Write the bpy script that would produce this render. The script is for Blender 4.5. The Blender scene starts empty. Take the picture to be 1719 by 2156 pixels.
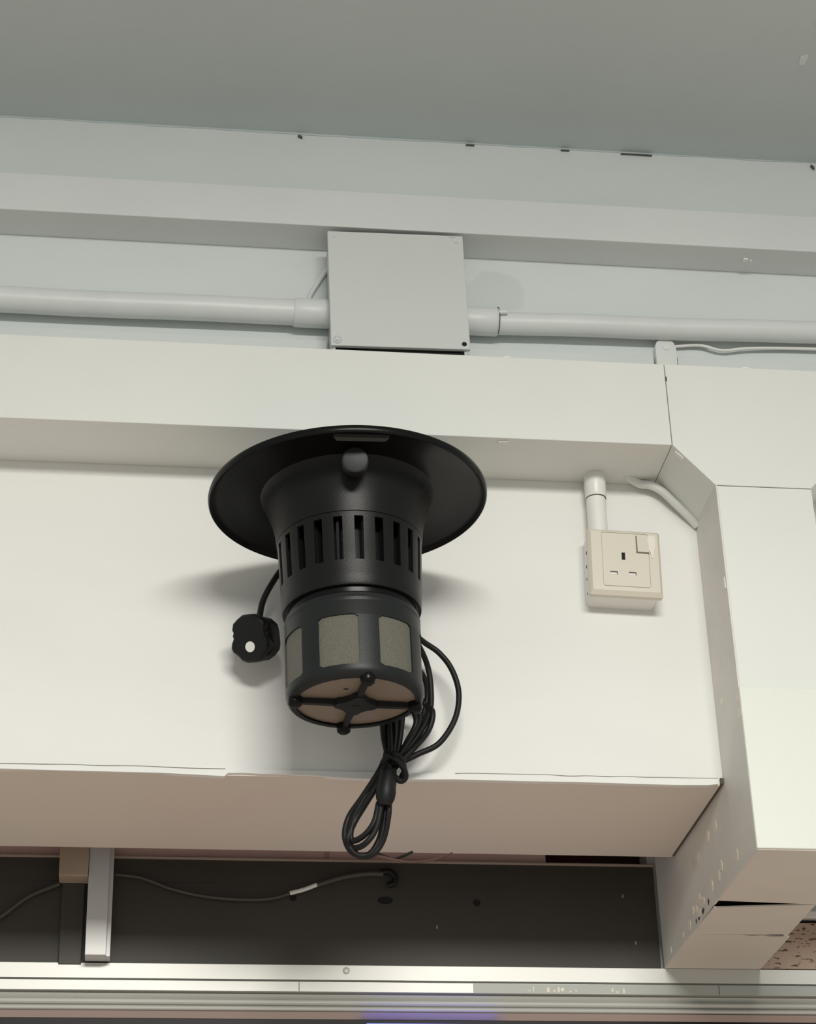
import bpy, bmesh, math, random
from mathutils import Vector, Matrix, Euler

scene = bpy.context.scene
COL = scene.collection
PI = math.pi

# ------------------------------------------------------------------ camera
cam_data = bpy.data.cameras.new('camera')
cam = bpy.data.objects.new('camera', cam_data)
COL.objects.link(cam)
cam_data.sensor_fit = 'VERTICAL'
cam_data.sensor_height = 36.0
cam_data.lens = 36.0 * 4426.95 / 2156.0
cam_data.clip_start = 0.05
_f = 4426.949965834265
_X = Vector((36190.0, 1322.0, _f)).normalized()
_Z = Vector((-249.0, -8008.0, _f)).normalized()
_Y = _Z.cross(_X)
# rows of R are the world axes in camera space (x right, y down, z forward)
cx_ = Vector((_X.x, _Y.x, _Z.x)); cy_ = Vector((_X.y, _Y.y, _Z.y)); cz_ = Vector((_X.z, _Y.z, _Z.z))
rot = Matrix((cx_, -cy_, -cz_)).transposed()
cam.matrix_world = Matrix.Translation((0, -2.25, 1.5)) @ rot.to_4x4()
scene.camera = cam

# ------------------------------------------------------------------ exposure, world, lamps
scene.view_settings.view_transform = 'Standard'
scene.view_settings.look = 'None'
scene.view_settings.gamma = 1.0
scene.view_settings.exposure = 0.0
try: scene.view_settings.use_curve_mapping = False
except Exception: pass

world = bpy.data.worlds.new('world'); scene.world = world
world.use_nodes = True
wn = world.node_tree; wn.nodes.clear()
w_out = wn.nodes.new('ShaderNodeOutputWorld'); w_bg = wn.nodes.new('ShaderNodeBackground')
w_tc = wn.nodes.new('ShaderNodeTexCoord'); w_sep = wn.nodes.new('ShaderNodeSeparateXYZ')
w_ramp = wn.nodes.new('ShaderNodeValToRGB'); w_map = wn.nodes.new('ShaderNodeMapRange')
w_map.inputs[1].default_value = -1; w_map.inputs[2].default_value = 1
wn.links.new(w_tc.outputs['Generated'], w_sep.inputs[0])
wn.links.new(w_sep.outputs[2], w_map.inputs[0]); wn.links.new(w_map.outputs[0], w_ramp.inputs[0])
wn.links.new(w_ramp.outputs[0], w_bg.inputs[0]); wn.links.new(w_bg.outputs[0], w_out.inputs[0])
els = w_ramp.color_ramp.elements
els[0].position = 0.0; els[0].color = (0.56, 0.455, 0.37, 1)      # warm floor of the room
els[1].position = 1.0; els[1].color = (0.40, 0.45, 0.44, 1)
e = els.new(0.20); e.color = (0.48, 0.41, 0.345, 1)
e = els.new(0.38); e.color = (0.40, 0.41, 0.385, 1)
e = els.new(0.50); e.color = (0.40, 0.44, 0.425, 1)               # cool walls of the room
w_bg.inputs[1].default_value = 1.0

def area(name, loc, target, sx, sy, power, color, spread=180):
    l = bpy.data.lights.new(name, 'AREA'); l.shape = 'RECTANGLE'; l.size = sx; l.size_y = sy
    l.energy = power; l.color = color; l.spread = math.radians(spread)
    o = bpy.data.objects.new(name, l); COL.objects.link(o); o.location = loc
    d = (Vector(target) - Vector(loc)).normalized()
    o.rotation_euler = d.to_track_quat('-Z', 'Y').to_euler()
    return o
area('tube_lamp', (0.40, -3.05, 3.20), (0.40, -2.83, 1.77), 1.3, 0.90, 165, (1.0, 0.975, 0.915))

# ------------------------------------------------------------------ materials
def mat(name, color, rough=0.5, metal=0.0, bump=0.0, bscale=300.0, vary=0.0, vscale=6.0, spec=0.5, stretch=(1,1,1), vcol=None):
    m = bpy.data.materials.new(name); m.use_nodes = True
    nt = m.node_tree; b = nt.nodes['Principled BSDF']
    b.inputs['Base Color'].default_value = (*color, 1)
    b.inputs['Roughness'].default_value = rough
    b.inputs['Metallic'].default_value = metal
    b.inputs['Specular IOR Level'].default_value = spec
    geo = nt.nodes.new('ShaderNodeNewGeometry')
    mp = nt.nodes.new('ShaderNodeMapping'); mp.inputs['Scale'].default_value = stretch
    nt.links.new(geo.outputs['Position'], mp.inputs['Vector'])
    if vary > 0:
        n = nt.nodes.new('ShaderNodeTexNoise'); n.inputs['Scale'].default_value = vscale
        n.inputs['Detail'].default_value = 5
        nt.links.new(mp.outputs[0], n.inputs['Vector'])
        mx = nt.nodes.new('ShaderNodeMix'); mx.data_type = 'RGBA'
        vc = vcol or tuple(c * (1 - vary) for c in color)
        mx.inputs[6].default_value = (*color, 1); mx.inputs[7].default_value = (*vc, 1)
        r = nt.nodes.new('ShaderNodeMapRange'); r.inputs[1].default_value = 0.35; r.inputs[2].default_value = 0.7
        nt.links.new(n.outputs['Fac'], r.inputs[0]); nt.links.new(r.outputs[0], mx.inputs[0])
        nt.links.new(mx.outputs[2], b.inputs['Base Color'])
    if bump > 0:
        n2 = nt.nodes.new('ShaderNodeTexNoise'); n2.inputs['Scale'].default_value = bscale
        n2.inputs['Detail'].default_value = 4
        nt.links.new(mp.outputs[0], n2.inputs['Vector'])
        bp = nt.nodes.new('ShaderNodeBump'); bp.inputs['Strength'].default_value = bump
        bp.inputs['Distance'].default_value = 0.002
        nt.links.new(n2.outputs['Fac'], bp.inputs['Height']); nt.links.new(bp.outputs[0], b.inputs['Normal'])
    return m

M = {}
M['wall'] = mat('wall_paint', (0.81, 0.81, 0.785), 0.6, bump=0.35, bscale=28, vary=0.035, vscale=5, stretch=(1, 1, 2.2))
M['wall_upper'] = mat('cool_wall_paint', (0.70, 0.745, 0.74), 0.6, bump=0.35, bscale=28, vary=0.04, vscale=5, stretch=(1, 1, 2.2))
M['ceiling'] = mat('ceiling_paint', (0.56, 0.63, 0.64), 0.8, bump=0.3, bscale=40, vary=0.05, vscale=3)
M['trunk'] = mat('trunking_paint', (0.75, 0.768, 0.735), 0.45, bump=0.12, bscale=60, vary=0.025, vscale=7)
M['trunk_top'] = mat('old_trunking_paint', (0.69, 0.725, 0.72), 0.55, bump=0.15, bscale=60, vary=0.04, vscale=7)
M['trunk_beige'] = mat('beige_trunking_paint', (0.74, 0.69, 0.62), 0.5, bump=0.15, bscale=60, vary=0.05, vscale=12)
M['trunk_side'] = mat('warm_trunking_paint', (0.74, 0.715, 0.67), 0.5, bump=0.2, bscale=60, vary=0.10, vscale=14)  # warmer and more uneven in tone than the front trunking
M['box'] = mat('box_paint', (0.64, 0.665, 0.645), 0.4, bump=0.12, bscale=120, vary=0.02)
M['pipe'] = mat('pipe_paint', (0.71, 0.735, 0.73), 0.4, bump=0.3, bscale=50, vary=0.05, vscale=20)
M['ivory'] = mat('ivory_plastic', (0.69, 0.65, 0.56), 0.35)
M['white_plastic'] = mat('white_plastic', (0.80, 0.80, 0.77), 0.35, bump=0.15, bscale=90)
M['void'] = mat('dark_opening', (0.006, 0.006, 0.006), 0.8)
M['black'] = mat('black_plastic', (0.007, 0.007, 0.0066), 0.36, bump=0.10, bscale=900, spec=0.24)
M['black_gloss'] = mat('glossy_black_plastic', (0.004, 0.004, 0.004), 0.28, spec=0.18)
M['charcoal'] = mat('charcoal_plastic', (0.015, 0.017, 0.0175), 0.38, bump=0.06, bscale=900, spec=0.22)
M['charcoal_light'] = mat('worn_charcoal_plastic', (0.014, 0.016, 0.016), 0.42, spec=0.25)
M['rubber'] = mat('black_cord_rubber', (0.007, 0.007, 0.007), 0.5, spec=0.3)
M['mesh'] = mat('grey_mesh', (0.155, 0.150, 0.120), 0.6, metal=0.0, bump=0.8, bscale=900, vary=0.25, vscale=700)
M['disc'] = mat('smoky_brown_plastic', (0.24, 0.195, 0.152), 0.35)
M['sticker'] = mat('white_dot', (0.85, 0.85, 0.80), 0.4)
M['alu'] = mat('brushed_aluminium', (0.62, 0.62, 0.59), 0.50, metal=0.55, bump=0.05, bscale=200, stretch=(0.05, 1, 1))
M['alu_dark'] = mat('aluminium_groove', (0.10, 0.09, 0.08), 0.5, metal=0.5)
M['panel'] = mat('dark_panel', (0.052, 0.047, 0.038), 0.55, vary=0.25, vscale=4)
M['panel_edge'] = mat('panel_edge', (0.40, 0.32, 0.27), 0.6)
M['pink'] = mat('pink_tile', (0.88, 0.62, 0.58), 0.4, vary=0.08, vscale=8)
M['pink_dark'] = mat('pink_tile_joint', (0.30, 0.16, 0.14), 0.7)
M['maroon'] = mat('maroon_gap', (0.06, 0.012, 0.012), 0.7)
M['tan'] = mat('tan_wood', (0.42, 0.33, 0.25), 0.6, vary=0.1, vscale=20)
M['crack'] = mat('crack', (0.06, 0.06, 0.055), 0.9)
M['faint_crack'] = mat('faint_crack', (0.25, 0.25, 0.23), 0.9)
M['wire_grey'] = mat('grey_wire', (0.065, 0.058, 0.046), 0.5)
M['chip'] = mat('paint_chip', (0.80, 0.74, 0.62), 0.5)
M['red_cord'] = mat('brown_cord_end', (0.10, 0.05, 0.04), 0.5)
M['glass'] = mat('dark_glass', (0.012, 0.010, 0.012), 0.45, spec=0.2)

def speckle_mat():
    m = mat('speckled_brown_tile', (0.46, 0.33, 0.25), 0.5, vary=0.15, vscale=10)
    nt = m.node_tree; b = nt.nodes['Principled BSDF']
    geo = nt.nodes.new('ShaderNodeNewGeometry'); mp = nt.nodes.new('ShaderNodeMapping')
    mp.inputs['Scale'].default_value = (55, 1, 190)
    n = nt.nodes.new('ShaderNodeTexNoise'); n.inputs['Scale'].default_value = 1.6; n.inputs['Detail'].default_value = 2
    r = nt.nodes.new('ShaderNodeMapRange'); r.inputs[1].default_value = 0.62; r.inputs[2].default_value = 0.65
    mx = nt.nodes.new('ShaderNodeMix'); mx.data_type = 'RGBA'
    mx.inputs[7].default_value = (0.06, 0.035, 0.03, 1)
    src = b.inputs['Base Color'].links[0].from_socket
    nt.links.new(geo.outputs['Position'], mp.inputs[0]); nt.links.new(mp.outputs[0], n.inputs['Vector'])
    nt.links.new(n.outputs['Fac'], r.inputs[0]); nt.links.new(r.outputs[0], mx.inputs[0])
    nt.links.new(src, mx.inputs[6]); nt.links.new(mx.outputs[2], b.inputs['Base Color'])
    return m
M['speckle'] = speckle_mat()

def add_patch(m, cx, cz, rx, rz, color):
    """an old paint patch with an irregular outline on the wall at (cx, cz)"""
    nt = m.node_tree; b = nt.nodes['Principled BSDF']
    geo = nt.nodes.new('ShaderNodeNewGeometry')
    mp = nt.nodes.new('ShaderNodeMapping'); mp.vector_type = 'TEXTURE'
    mp.inputs['Location'].default_value = (cx, 0, cz); mp.inputs['Scale'].default_value = (rx, 1000, rz)
    ln = nt.nodes.new('ShaderNodeVectorMath'); ln.operation = 'LENGTH'
    n = nt.nodes.new('ShaderNodeTexNoise'); n.inputs['Scale'].default_value = 25
    ad = nt.nodes.new('ShaderNodeMath'); ad.operation = 'MULTIPLY_ADD'; ad.inputs[1].default_value = 0.9
    r = nt.nodes.new('ShaderNodeMapRange'); r.inputs[1].default_value = 1.50; r.inputs[2].default_value = 1.36
    r.inputs[3].default_value = 0; r.inputs[4].default_value = 1
    mx = nt.nodes.new('ShaderNodeMix'); mx.data_type = 'RGBA'; mx.inputs[7].default_value = (*color, 1)
    src = b.inputs['Base Color'].links[0].from_socket
    nt.links.new(geo.outputs['Position'], mp.inputs[0]); nt.links.new(mp.outputs[0], ln.inputs[0])
    nt.links.new(geo.outputs['Position'], n.inputs['Vector'])
    nt.links.new(n.outputs['Fac'], ad.inputs[0]); nt.links.new(ln.outputs['Value'], ad.inputs[2])
    nt.links.new(ad.outputs[0], r.inputs[0]); nt.links.new(r.outputs[0], mx.inputs[0])
    nt.links.new(src, mx.inputs[6]); nt.links.new(mx.outputs[2], b.inputs['Base Color'])
add_patch(M['wall_upper'], 0.435, 3.09, 0.045, 0.035, (0.63, 0.675, 0.665))

# ------------------------------------------------------------------ helpers
def new_bm(): return bmesh.new()

def link(name, bm, m, parent=None, smooth=False, label=None, kind=None):
    me = bpy.data.meshes.new(name)
    bmesh.ops.recalc_face_normals(bm, faces=bm.faces)
    bm.to_mesh(me); bm.free()
    me.materials.append(m)
    if smooth:
        for p in me.polygons: p.use_smooth = True
        try: me.set_sharp_from_angle(angle=math.radians(smooth if smooth is not True else 40))
        except Exception: pass
    o = bpy.data.objects.new(name, me); COL.objects.link(o)
    if parent: o.parent = parent
    if label: o['label'] = label
    if kind: o['kind'] = kind
    return o

def box(bm, x0, x1, y0, y1, z0, z1, bev=0.0, seg=2):
    vs = [bm.verts.new(p) for p in ((x0,y0,z0),(x1,y0,z0),(x1,y1,z0),(x0,y1,z0),(x0,y0,z1),(x1,y0,z1),(x1,y1,z1),(x0,y1,z1))]
    fs = [bm.faces.new([vs[i] for i in q]) for q in ((0,1,2,3),(4,5,6,7),(0,1,5,4),(1,2,6,5),(2,3,7,6),(3,0,4,7))]
    if bev:
        es = list({e for f in fs for e in f.edges})
        bmesh.ops.bevel(bm, geom=es, offset=bev, segments=seg, profile=0.5, affect='EDGES')

def poly_y(bm, pts, y0, y1, bev=0.0):
    """extrude an outline in the xz plane from y0 to y1"""
    a = [bm.verts.new((x, y0, z)) for x, z in pts]; b = [bm.verts.new((x, y1, z)) for x, z in pts]
    n = len(pts); fs = [bm.faces.new(a), bm.faces.new(b)]
    for i in range(n): fs.append(bm.faces.new((a[i], a[(i+1) % n], b[(i+1) % n], b[i])))
    if bev:
        bmesh.ops.bevel(bm, geom=list(fs[0].edges), offset=bev, segments=2, profile=0.5, affect='EDGES')

def poly_x(bm, pts, x0, x1):
    """extrude an outline in the yz plane from x0 to x1"""
    a = [bm.verts.new((x0, y, z)) for y, z in pts]; b = [bm.verts.new((x1, y, z)) for y, z in pts]
    n = len(pts); bm.faces.new(a); bm.faces.new(b)
    for i in range(n): bm.faces.new((a[i], a[(i+1) % n], b[(i+1) % n], b[i]))

def poly_z(bm, pts, z0, z1):
    a = [bm.verts.new((x, y, z0)) for x, y in pts]; b = [bm.verts.new((x, y, z1)) for x, y in pts]
    n = len(pts); bm.faces.new(a); bm.faces.new(b)
    for i in range(n): bm.faces.new((a[i], a[(i+1) % n], b[(i+1) % n], b[i]))

def smooth_path(pts, sub=8):
    P = [Vector(p) for p in pts]; out = []
    if len(P) < 3: return P
    for i in range(len(P) - 1):
        p0 = P[i-1] if i else P[0] * 2 - P[1]; p1 = P[i]; p2 = P[i+1]
        p3 = P[i+2] if i + 2 < len(P) else P[-1] * 2 - P[-2]
        for k in range(sub):
            t = k / sub
            out.append(0.5 * ((2*p1) + (p2-p0)*t + (2*p0-5*p1+4*p2-p3)*t*t + (3*p1-p0-3*p2+p3)*t**3))
    out.append(P[-1]); return out

def tube(bm, pts, r, seg=12, smooth=True, caps=True):
    P = smooth_path(pts) if smooth else [Vector(p) for p in pts]
    R = r if isinstance(r, (list, tuple)) else [r] * len(P)
    rings = []; nrm = None
    for i, p in enumerate(P):
        t = (P[min(i+1, len(P)-1)] - P[max(i-1, 0)]).normalized()
        if nrm is None:
            nrm = t.orthogonal().normalized()
        else:
            nrm = (nrm - t * nrm.dot(t)).normalized()
        b = t.cross(nrm)
        rings.append([bm.verts.new(p + (nrm*math.cos(2*PI*k/seg) + b*math.sin(2*PI*k/seg)) * R[i]) for k in range(seg)])
    for a, b in zip(rings, rings[1:]):
        for k in range(seg): bm.faces.new((a[k], a[(k+1) % seg], b[(k+1) % seg], b[k]))
    if caps: bm.faces.new(rings[0]); bm.faces.new(rings[-1])

def lathe(bm, prof, seg=96, closed=False, origin=(0,0,0), mtx=None):
    """prof: (r, z) pairs; r = 0 ends make caps"""
    o = Vector(origin); rings = []
    def tr(v): return (mtx @ v if mtx else v) + o
    for r, z in prof:
        if r <= 1e-6: rings.append([bm.verts.new(tr(Vector((0, 0, z))))])
        else: rings.append([bm.verts.new(tr(Vector((r*math.cos(2*PI*k/seg), r*math.sin(2*PI*k/seg), z)))) for k in range(seg)])
    pairs = list(zip(rings, rings[1:]))
    if closed: pairs.append((rings[-1], rings[0]))
    for a, b in pairs:
        for k in range(seg):
            k2 = (k+1) % seg
            if len(a) == 1 and len(b) == 1: continue
            if len(a) == 1: bm.faces.new((a[0], b[k], b[k2]))
            elif len(b) == 1: bm.faces.new((a[k], a[k2], b[0]))
            else: bm.faces.new((a[k], a[k2], b[k2], b[k]))

def shell(bm, prof, nth, hole, thick):
    """a wall of revolution with cut-outs: prof (z, r) rows, hole(i, j) true where a cell is open"""
    nz = len(prof)
    O = [[bm.verts.new((r*math.cos(2*PI*i/nth), r*math.sin(2*PI*i/nth), z)) for i in range(nth)] for z, r in prof]
    I = [[bm.verts.new(((r-thick)*math.cos(2*PI*i/nth), (r-thick)*math.sin(2*PI*i/nth), z)) for i in range(nth)] for z, r in prof]
    solid = lambda i, j: 0 <= j < nz-1 and not hole(i % nth, j)
    for j in range(nz-1):
        for i in range(nth):
            if not solid(i, j): continue
            i2 = (i+1) % nth
            bm.faces.new((O[j][i], O[j][i2], O[j+1][i2], O[j+1][i]))
            bm.faces.new((I[j][i2], I[j][i], I[j+1][i], I[j+1][i2]))
            if not solid(i, j-1): bm.faces.new((O[j][i], I[j][i], I[j][i2], O[j][i2]))
            if not solid(i, j+1): bm.faces.new((O[j+1][i], O[j+1][i2], I[j+1][i2], I[j+1][i]))
            if not solid(i-1, j): bm.faces.new((O[j][i], O[j+1][i], I[j+1][i], I[j][i]))
            if not solid(i+1, j): bm.faces.new((O[j][i2], I[j][i2], I[j+1][i2], O[j+1][i2]))
    loose = [v for v in bm.verts if not v.link_faces]
    bmesh.ops.delete(bm, geom=loose, context='VERTS')

def thing(name, label, cat, loc=(0,0,0), group=None, rot=(0,0,0)):
    o = bpy.data.objects.new(name, None); COL.objects.link(o)
    o.empty_display_size = 0.02
    o.location = loc; o.rotation_euler = rot; o['label'] = label; o['category'] = cat
    if group: o['group'] = group
    return o

def keep(o, parent):
    """parent a mesh that was built in world coordinates to a thing standing elsewhere (no rotation)"""
    o.parent = parent
    o.matrix_parent_inverse = Matrix.Translation(parent.location).inverted()
    return o

def tag(o, label, cat, group=None):
    o['label'] = label; o['category'] = cat
    if group: o['group'] = group
    return o

def struct(name, bm, m, smooth=False):
    return link(name, bm, m, smooth=smooth, kind='structure')

random.seed(4)
XL, XR = -1.3, 1.7
ZC = 3.339

# ------------------------------------------------------------------ structure
bm = new_bm()
box(bm, XL, XR, 0.0, 0.245, 2.4045, 2.92)
wall_back = struct('wall_back', bm, M['wall'])
bm = new_bm()
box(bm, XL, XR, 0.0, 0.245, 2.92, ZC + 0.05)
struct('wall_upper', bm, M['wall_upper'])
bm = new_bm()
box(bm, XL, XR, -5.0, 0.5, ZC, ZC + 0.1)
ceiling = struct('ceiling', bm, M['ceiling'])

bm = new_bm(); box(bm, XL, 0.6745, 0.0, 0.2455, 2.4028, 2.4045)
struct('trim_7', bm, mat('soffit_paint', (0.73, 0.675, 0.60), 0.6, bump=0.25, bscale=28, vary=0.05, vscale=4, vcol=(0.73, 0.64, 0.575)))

# the ceiling plaster laps raggedly down the wall
def ragged(x0, x1, step, base, amp, seed):
    rnd = random.Random(seed); x = x0; pts = []; v = 0
    while x < x1:
        v = 0.75 * v + rnd.uniform(-1, 1) * amp
        pts.append((x, base + v)); x += step * rnd.uniform(0.4, 1.6)
    pts.append((x1, base)); return pts
bm = new_bm()
pts = ragged(XL, XR, 0.022, 3.3365, 0.0010, 3)
poly_y(bm, [(XL, ZC + 0.01)] + pts + [(XR, ZC + 0.01)], -0.0012, 0.001)
struct('trim_1', bm, M['ceiling'])

# crack and flaking lip along the bottom edge of the beam
lip = [(XL, 2.4055), (-0.16, 2.4040), (-0.10, 2.4035), (0.02, 2.4030), (0.075, 2.4012), (0.094, 2.4005), (0.098, 2.4045), (0.115, 2.4050),
       (0.135, 2.4042), (0.155, 2.4048), (0.175, 2.4040), (0.20, 2.4036), (0.22, 2.4020), (0.25, 2.4010), (0.28, 2.4006), (0.31, 2.4012),
       (0.36, 2.4025), (0.44, 2.4020), (0.50, 2.4024), (0.58, 2.4016), (0.62, 2.4012), (0.66, 2.4020), (0.672, 2.4035)]
bm = new_bm()
poly_y(bm, [(XL, 2.4105), (0.06, 2.4100), (0.1, 2.4098), (0.2, 2.4092), (0.4, 2.4094), (0.672, 2.4098)][::-1] + lip, -0.0035, 0.004)
struct('trim_2', bm, M['wall'])
bm = new_bm()
for a, b in (((-0.3, -0.0040, 2.4108), (0.095, -0.0040, 2.4096)), ((0.36, -0.004, 2.4098), (0.672, -0.004, 2.4102))):
    n = 14; rnd = random.Random(int(a[0]*100))
    P = [Vector(a).lerp(Vector(b), i/n) + Vector((0, 0, rnd.uniform(-0.0005, 0.0005))) for i in range(n+1)]
    tube(bm, P, 0.0004, 6)
struct('trim_3', bm, M['faint_crack'])

# wall behind the beam with pink tiles
bm = new_bm(); box(bm, XL, 0.243 - 0.0015, 0.362, 0.5, 2.15, 3.3); box(bm, 0.2475, 0.535, 0.362, 0.5, 2.15, 3.3)
box(bm, 0.2405, 0.2485, 0.366, 0.5, 2.15, 3.3)
wall_rear = struct('wall_rear', bm, M['pink'])
bm = new_bm(); box(bm, 0.535, 0.672, 0.40, 0.5, 2.15, 3.3)
struct('wall_recess', bm, M['maroon'])
bm = new_bm(); box(bm, 0.672, XR, 0.362, 0.5, 2.15, 3.3)
struct('wall_right', bm, M['wall'])

# ------------------------------------------------------------------ dark panel above the door track
t = thing('fascia_panel', 'dark grey fascia panel with drilled holes, between the beam underside and the aluminium door track', 'panel', (0.25, 0.352, 2.288))
bm = new_bm(); box(bm, XL, 0.6765, 0.352, 0.360, 2.285, 2.4262)
keep(link('board', bm, M['panel']), t)
bm = new_bm(); box(bm, XL, 0.6765, 0.3505, 0.353, 2.396, 2.4262)
keep(link('upper_band', bm, M['panel']), t)
bm = new_bm(); box(bm, XL, 0.6765, 0.347, 0.362, 2.4262, 2.4292, 0.0008)
keep(link('edge_strip', bm, M['panel_edge'], label='brown edge strip'), t)
for (x, z, rx, rz) in ((0.1996, 2.3773, 0.0042, 0.0042), (0.3188, 2.3758, 0.010, 0.0048), (0.4386, 2.3743, 0.0045, 0.0045), (-0.0697, 2.3765, 0.005, 0.006)):
    bm = new_bm(); poly_y(bm, [(x + rx*math.cos(2*PI*k/20), z + rz*math.sin(2*PI*k/20)) for k in range(20)], 0.3512, 0.3522)
    keep(link('hole', bm, M['void']), t)
bm = new_bm(); box(bm, -0.0945, -0.066, 0.344, 0.352, 2.285, 2.395, 0.001)
keep(link('rib', bm, M['panel']), t)
# little paint drops
drop_mat = mat('grey_drop', (0.30, 0.28, 0.25), 0.6)
for x, z in ((0.385, 2.341), (0.6455, 2.323), (0.633, 2.386)):
    bm = new_bm()
    poly_y(bm, [(x + 0.0012*math.cos(2*PI*k/8), z + 0.0026*math.sin(2*PI*k/8)) for k in range(8)], 0.3508, 0.3522)
    keep(link('paint_drop', bm, drop_mat), t)

def pathmesh(name, pts, r, m, parent=None, seg=12):
    bm = new_bm(); tube(bm, pts, r, seg)
    o = link(name, bm, m, smooth=True)
    if parent: keep(o, parent)
    return o
t = thing('panel_wire', 'thin grey wire drooping across the dark panel with a bare white length', 'wire', (0.15, 0.345, 2.375))
pathmesh('sheath', [(-0.0283, 0.345, 2.4033), (0.0061, 0.345, 2.3988), (0.0425, 0.345, 2.3854), (0.0849, 0.345, 2.376), (0.1333, 0.345, 2.3723), (0.1697, 0.345, 2.3741), (0.1951, 0.345, 2.3814)], 0.0024, M['wire_grey'], t)
pathmesh('white_length', [(0.1945, 0.344, 2.3811), (0.2121, 0.344, 2.3861), (0.2293, 0.344, 2.3930)], 0.0028, M['white_plastic'], t)
pathmesh('sheath', [(0.2290, 0.345, 2.3930), (0.2615, 0.345, 2.4035), (0.2924, 0.345, 2.409), (0.3159, 0.345, 2.4095)], 0.0036, M['wire_grey'], t)
bm = new_bm(); tube(bm, [(0.313, 0.346, 2.412), (0.324, 0.343, 2.412), (0.331, 0.343, 2.405), (0.330, 0.344, 2.397), (0.322, 0.346, 2.394)], 0.0040, 12)
keep(link('grommet', bm, M['rubber'], smooth=True), t)
o = pathmesh('wall_wire', [(-0.2029, 0.345, 2.3251), (-0.1693, 0.345, 2.3451), (-0.1357, 0.345, 2.3722), (-0.0982, 0.345, 2.3896)], 0.0028, M['wire_grey'])
tag(o, 'dark wire rising on the dark panel left of the tan block', 'wire')

bm = new_bm(); box(bm, -0.0985, -0.062, 0.315, 0.3468, 2.3905, 2.48, 0.001)
tag(link('wood_block', bm, M['tan']), 'tan block fixed behind the beam, left of the aluminium upright', 'block')

t = thing('door_upright', 'silver aluminium upright post standing on the door track below the beam', 'post', (-0.046, 0.33, 2.289))
bm = new_bm(); box(bm, -0.0615, -0.0355, 0.318, 0.346, 2.2895, 2.48, 0.0006)
post_m = mat('dull_aluminium', (0.60, 0.60, 0.59), 0.5, metal=0.30)
keep(link('channel', bm, post_m), t)
bm = new_bm(); box(bm, -0.0355, -0.0305, 0.324, 0.346, 2.2895, 2.48, 0.0004)
keep(link('side_lip', bm, post_m), t)

# ------------------------------------------------------------------ aluminium door track
t = thing('door_track', 'long stepped silver aluminium sliding door track along the bottom', 'door track', (0.3, 0.36, 2.22))
X0, X1 = XL, XR
bm = new_bm()
poly_x(bm, [(0.345, 2.2875), (0.3452, 2.2688), (0.352, 2.2688), (0.352, 2.2660), (0.3452, 2.2660), (0.3452, 2.2537), (0.353, 2.2537),
            (0.356, 2.2515), (0.4, 2.2515), (0.4, 2.2875)], X0, X1)
keep(link('front_rail', bm, M['alu']), t)
bm = new_bm(); box(bm, 0.428, XR, 0.3447, 0.3452, 2.2542, 2.2656)  # greyer strip over the right part of the rail's lower face
keep(link('grey_strip', bm, mat('grey_strip', (0.42, 0.44, 0.41), 0.45), label='grey strip on the rail'), t)
bm = new_bm()
pr = [(0.400, 2.2518), (0.3520, 2.2518), (0.3585, 2.2462)]
for k in range(9):
    a = PI*k/8; pr.append((0.3575 - 0.0065*math.sin(a), 2.2422 + 0.0038*math.cos(a)))
for k in range(9):
    a = PI*k/8; pr.append((0.3575 - 0.0055*math.sin(a), 2.2342 + 0.0038*math.cos(a)))
pr += [(0.36, 2.2300), (0.40, 2.2300)]
poly_x(bm, pr, X0, X1)
keep(link('rounded_rail', bm, M['alu'], smooth=30), t)
bm = new_bm(); poly_x(bm, [(0.3525, 2.2298), (0.3580, 2.2222), (0.40, 2.2200), (0.40, 2.2298)], X0, X1)
keep(link('lower_lip', bm, mat('rosy_aluminium', (0.42, 0.33, 0.30), 0.4, metal=0.3), label='rosy lower lip'), t)
bm = new_bm(); box(bm, X0, X1, 0.359, 0.40, 2.10, 2.2225)
keep(link('dark_head', bm, M['glass'], label='black door head'), t)
bm = new_bm(); lathe(bm, [(0, 0), (0.0042, 0), (0.0042, 0.0012), (0.0030, 0.0020), (0.0012, 0.0020), (0.0010, 0.0008), (0, 0.0008)], 24, mtx=Matrix.Rotation(PI/2, 3, 'X'), origin=(0.2662, 0.3452, 2.2806))
keep(link('screw', bm, M['alu'], smooth=True), t)
for x in (0.206, 0.748):
    bm = new_bm(); box(bm, x, x+0.0007, 0.3444, 0.346, 2.2540, 2.2655)
    keep(link('joint_line', bm, M['alu_dark']), t)
bm = new_bm(); rnd = random.Random(2)
for x in (0.498, 0.505, 0.523, 0.531, 0.537, 0.541, 0.552, 0.560, 0.607, 0.613, 0.622):
    box(bm, x, x + rnd.uniform(0.001, 0.004), 0.3443, 0.346, 2.2545 + rnd.uniform(0, 0.002), 2.257 + rnd.uniform(0, 0.007))
keep(link('paint_smudge', bm, M['chip'], label='cream paint smudges', kind='stuff'), t)

# blue light strip under the door head
bl = mat('blue_light', (0.2, 0.25, 0.9), 0.4)
bb = bl.node_tree.nodes['Principled BSDF']; bb.inputs['Emission Color'].default_value = (0.10, 0.13, 0.9, 1); bb.inputs['Emission Strength'].default_value = 3.2
t = thing('light_strip', 'slim blue glowing light strip just below the door track', 'light strip', (0.375, 0.352, 2.212))
bm = new_bm(); box(bm, 0.290, 0.460, 0.3400, 0.3470, 2.2080, 2.2125, 0.001)
keep(link('diffuser', bm, bl), t)
bm = new_bm(); box(bm, 0.286, 0.464, 0.3470, 0.3590, 2.2065, 2.2120)
keep(link('backing', bm, M['glass']), t)

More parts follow.
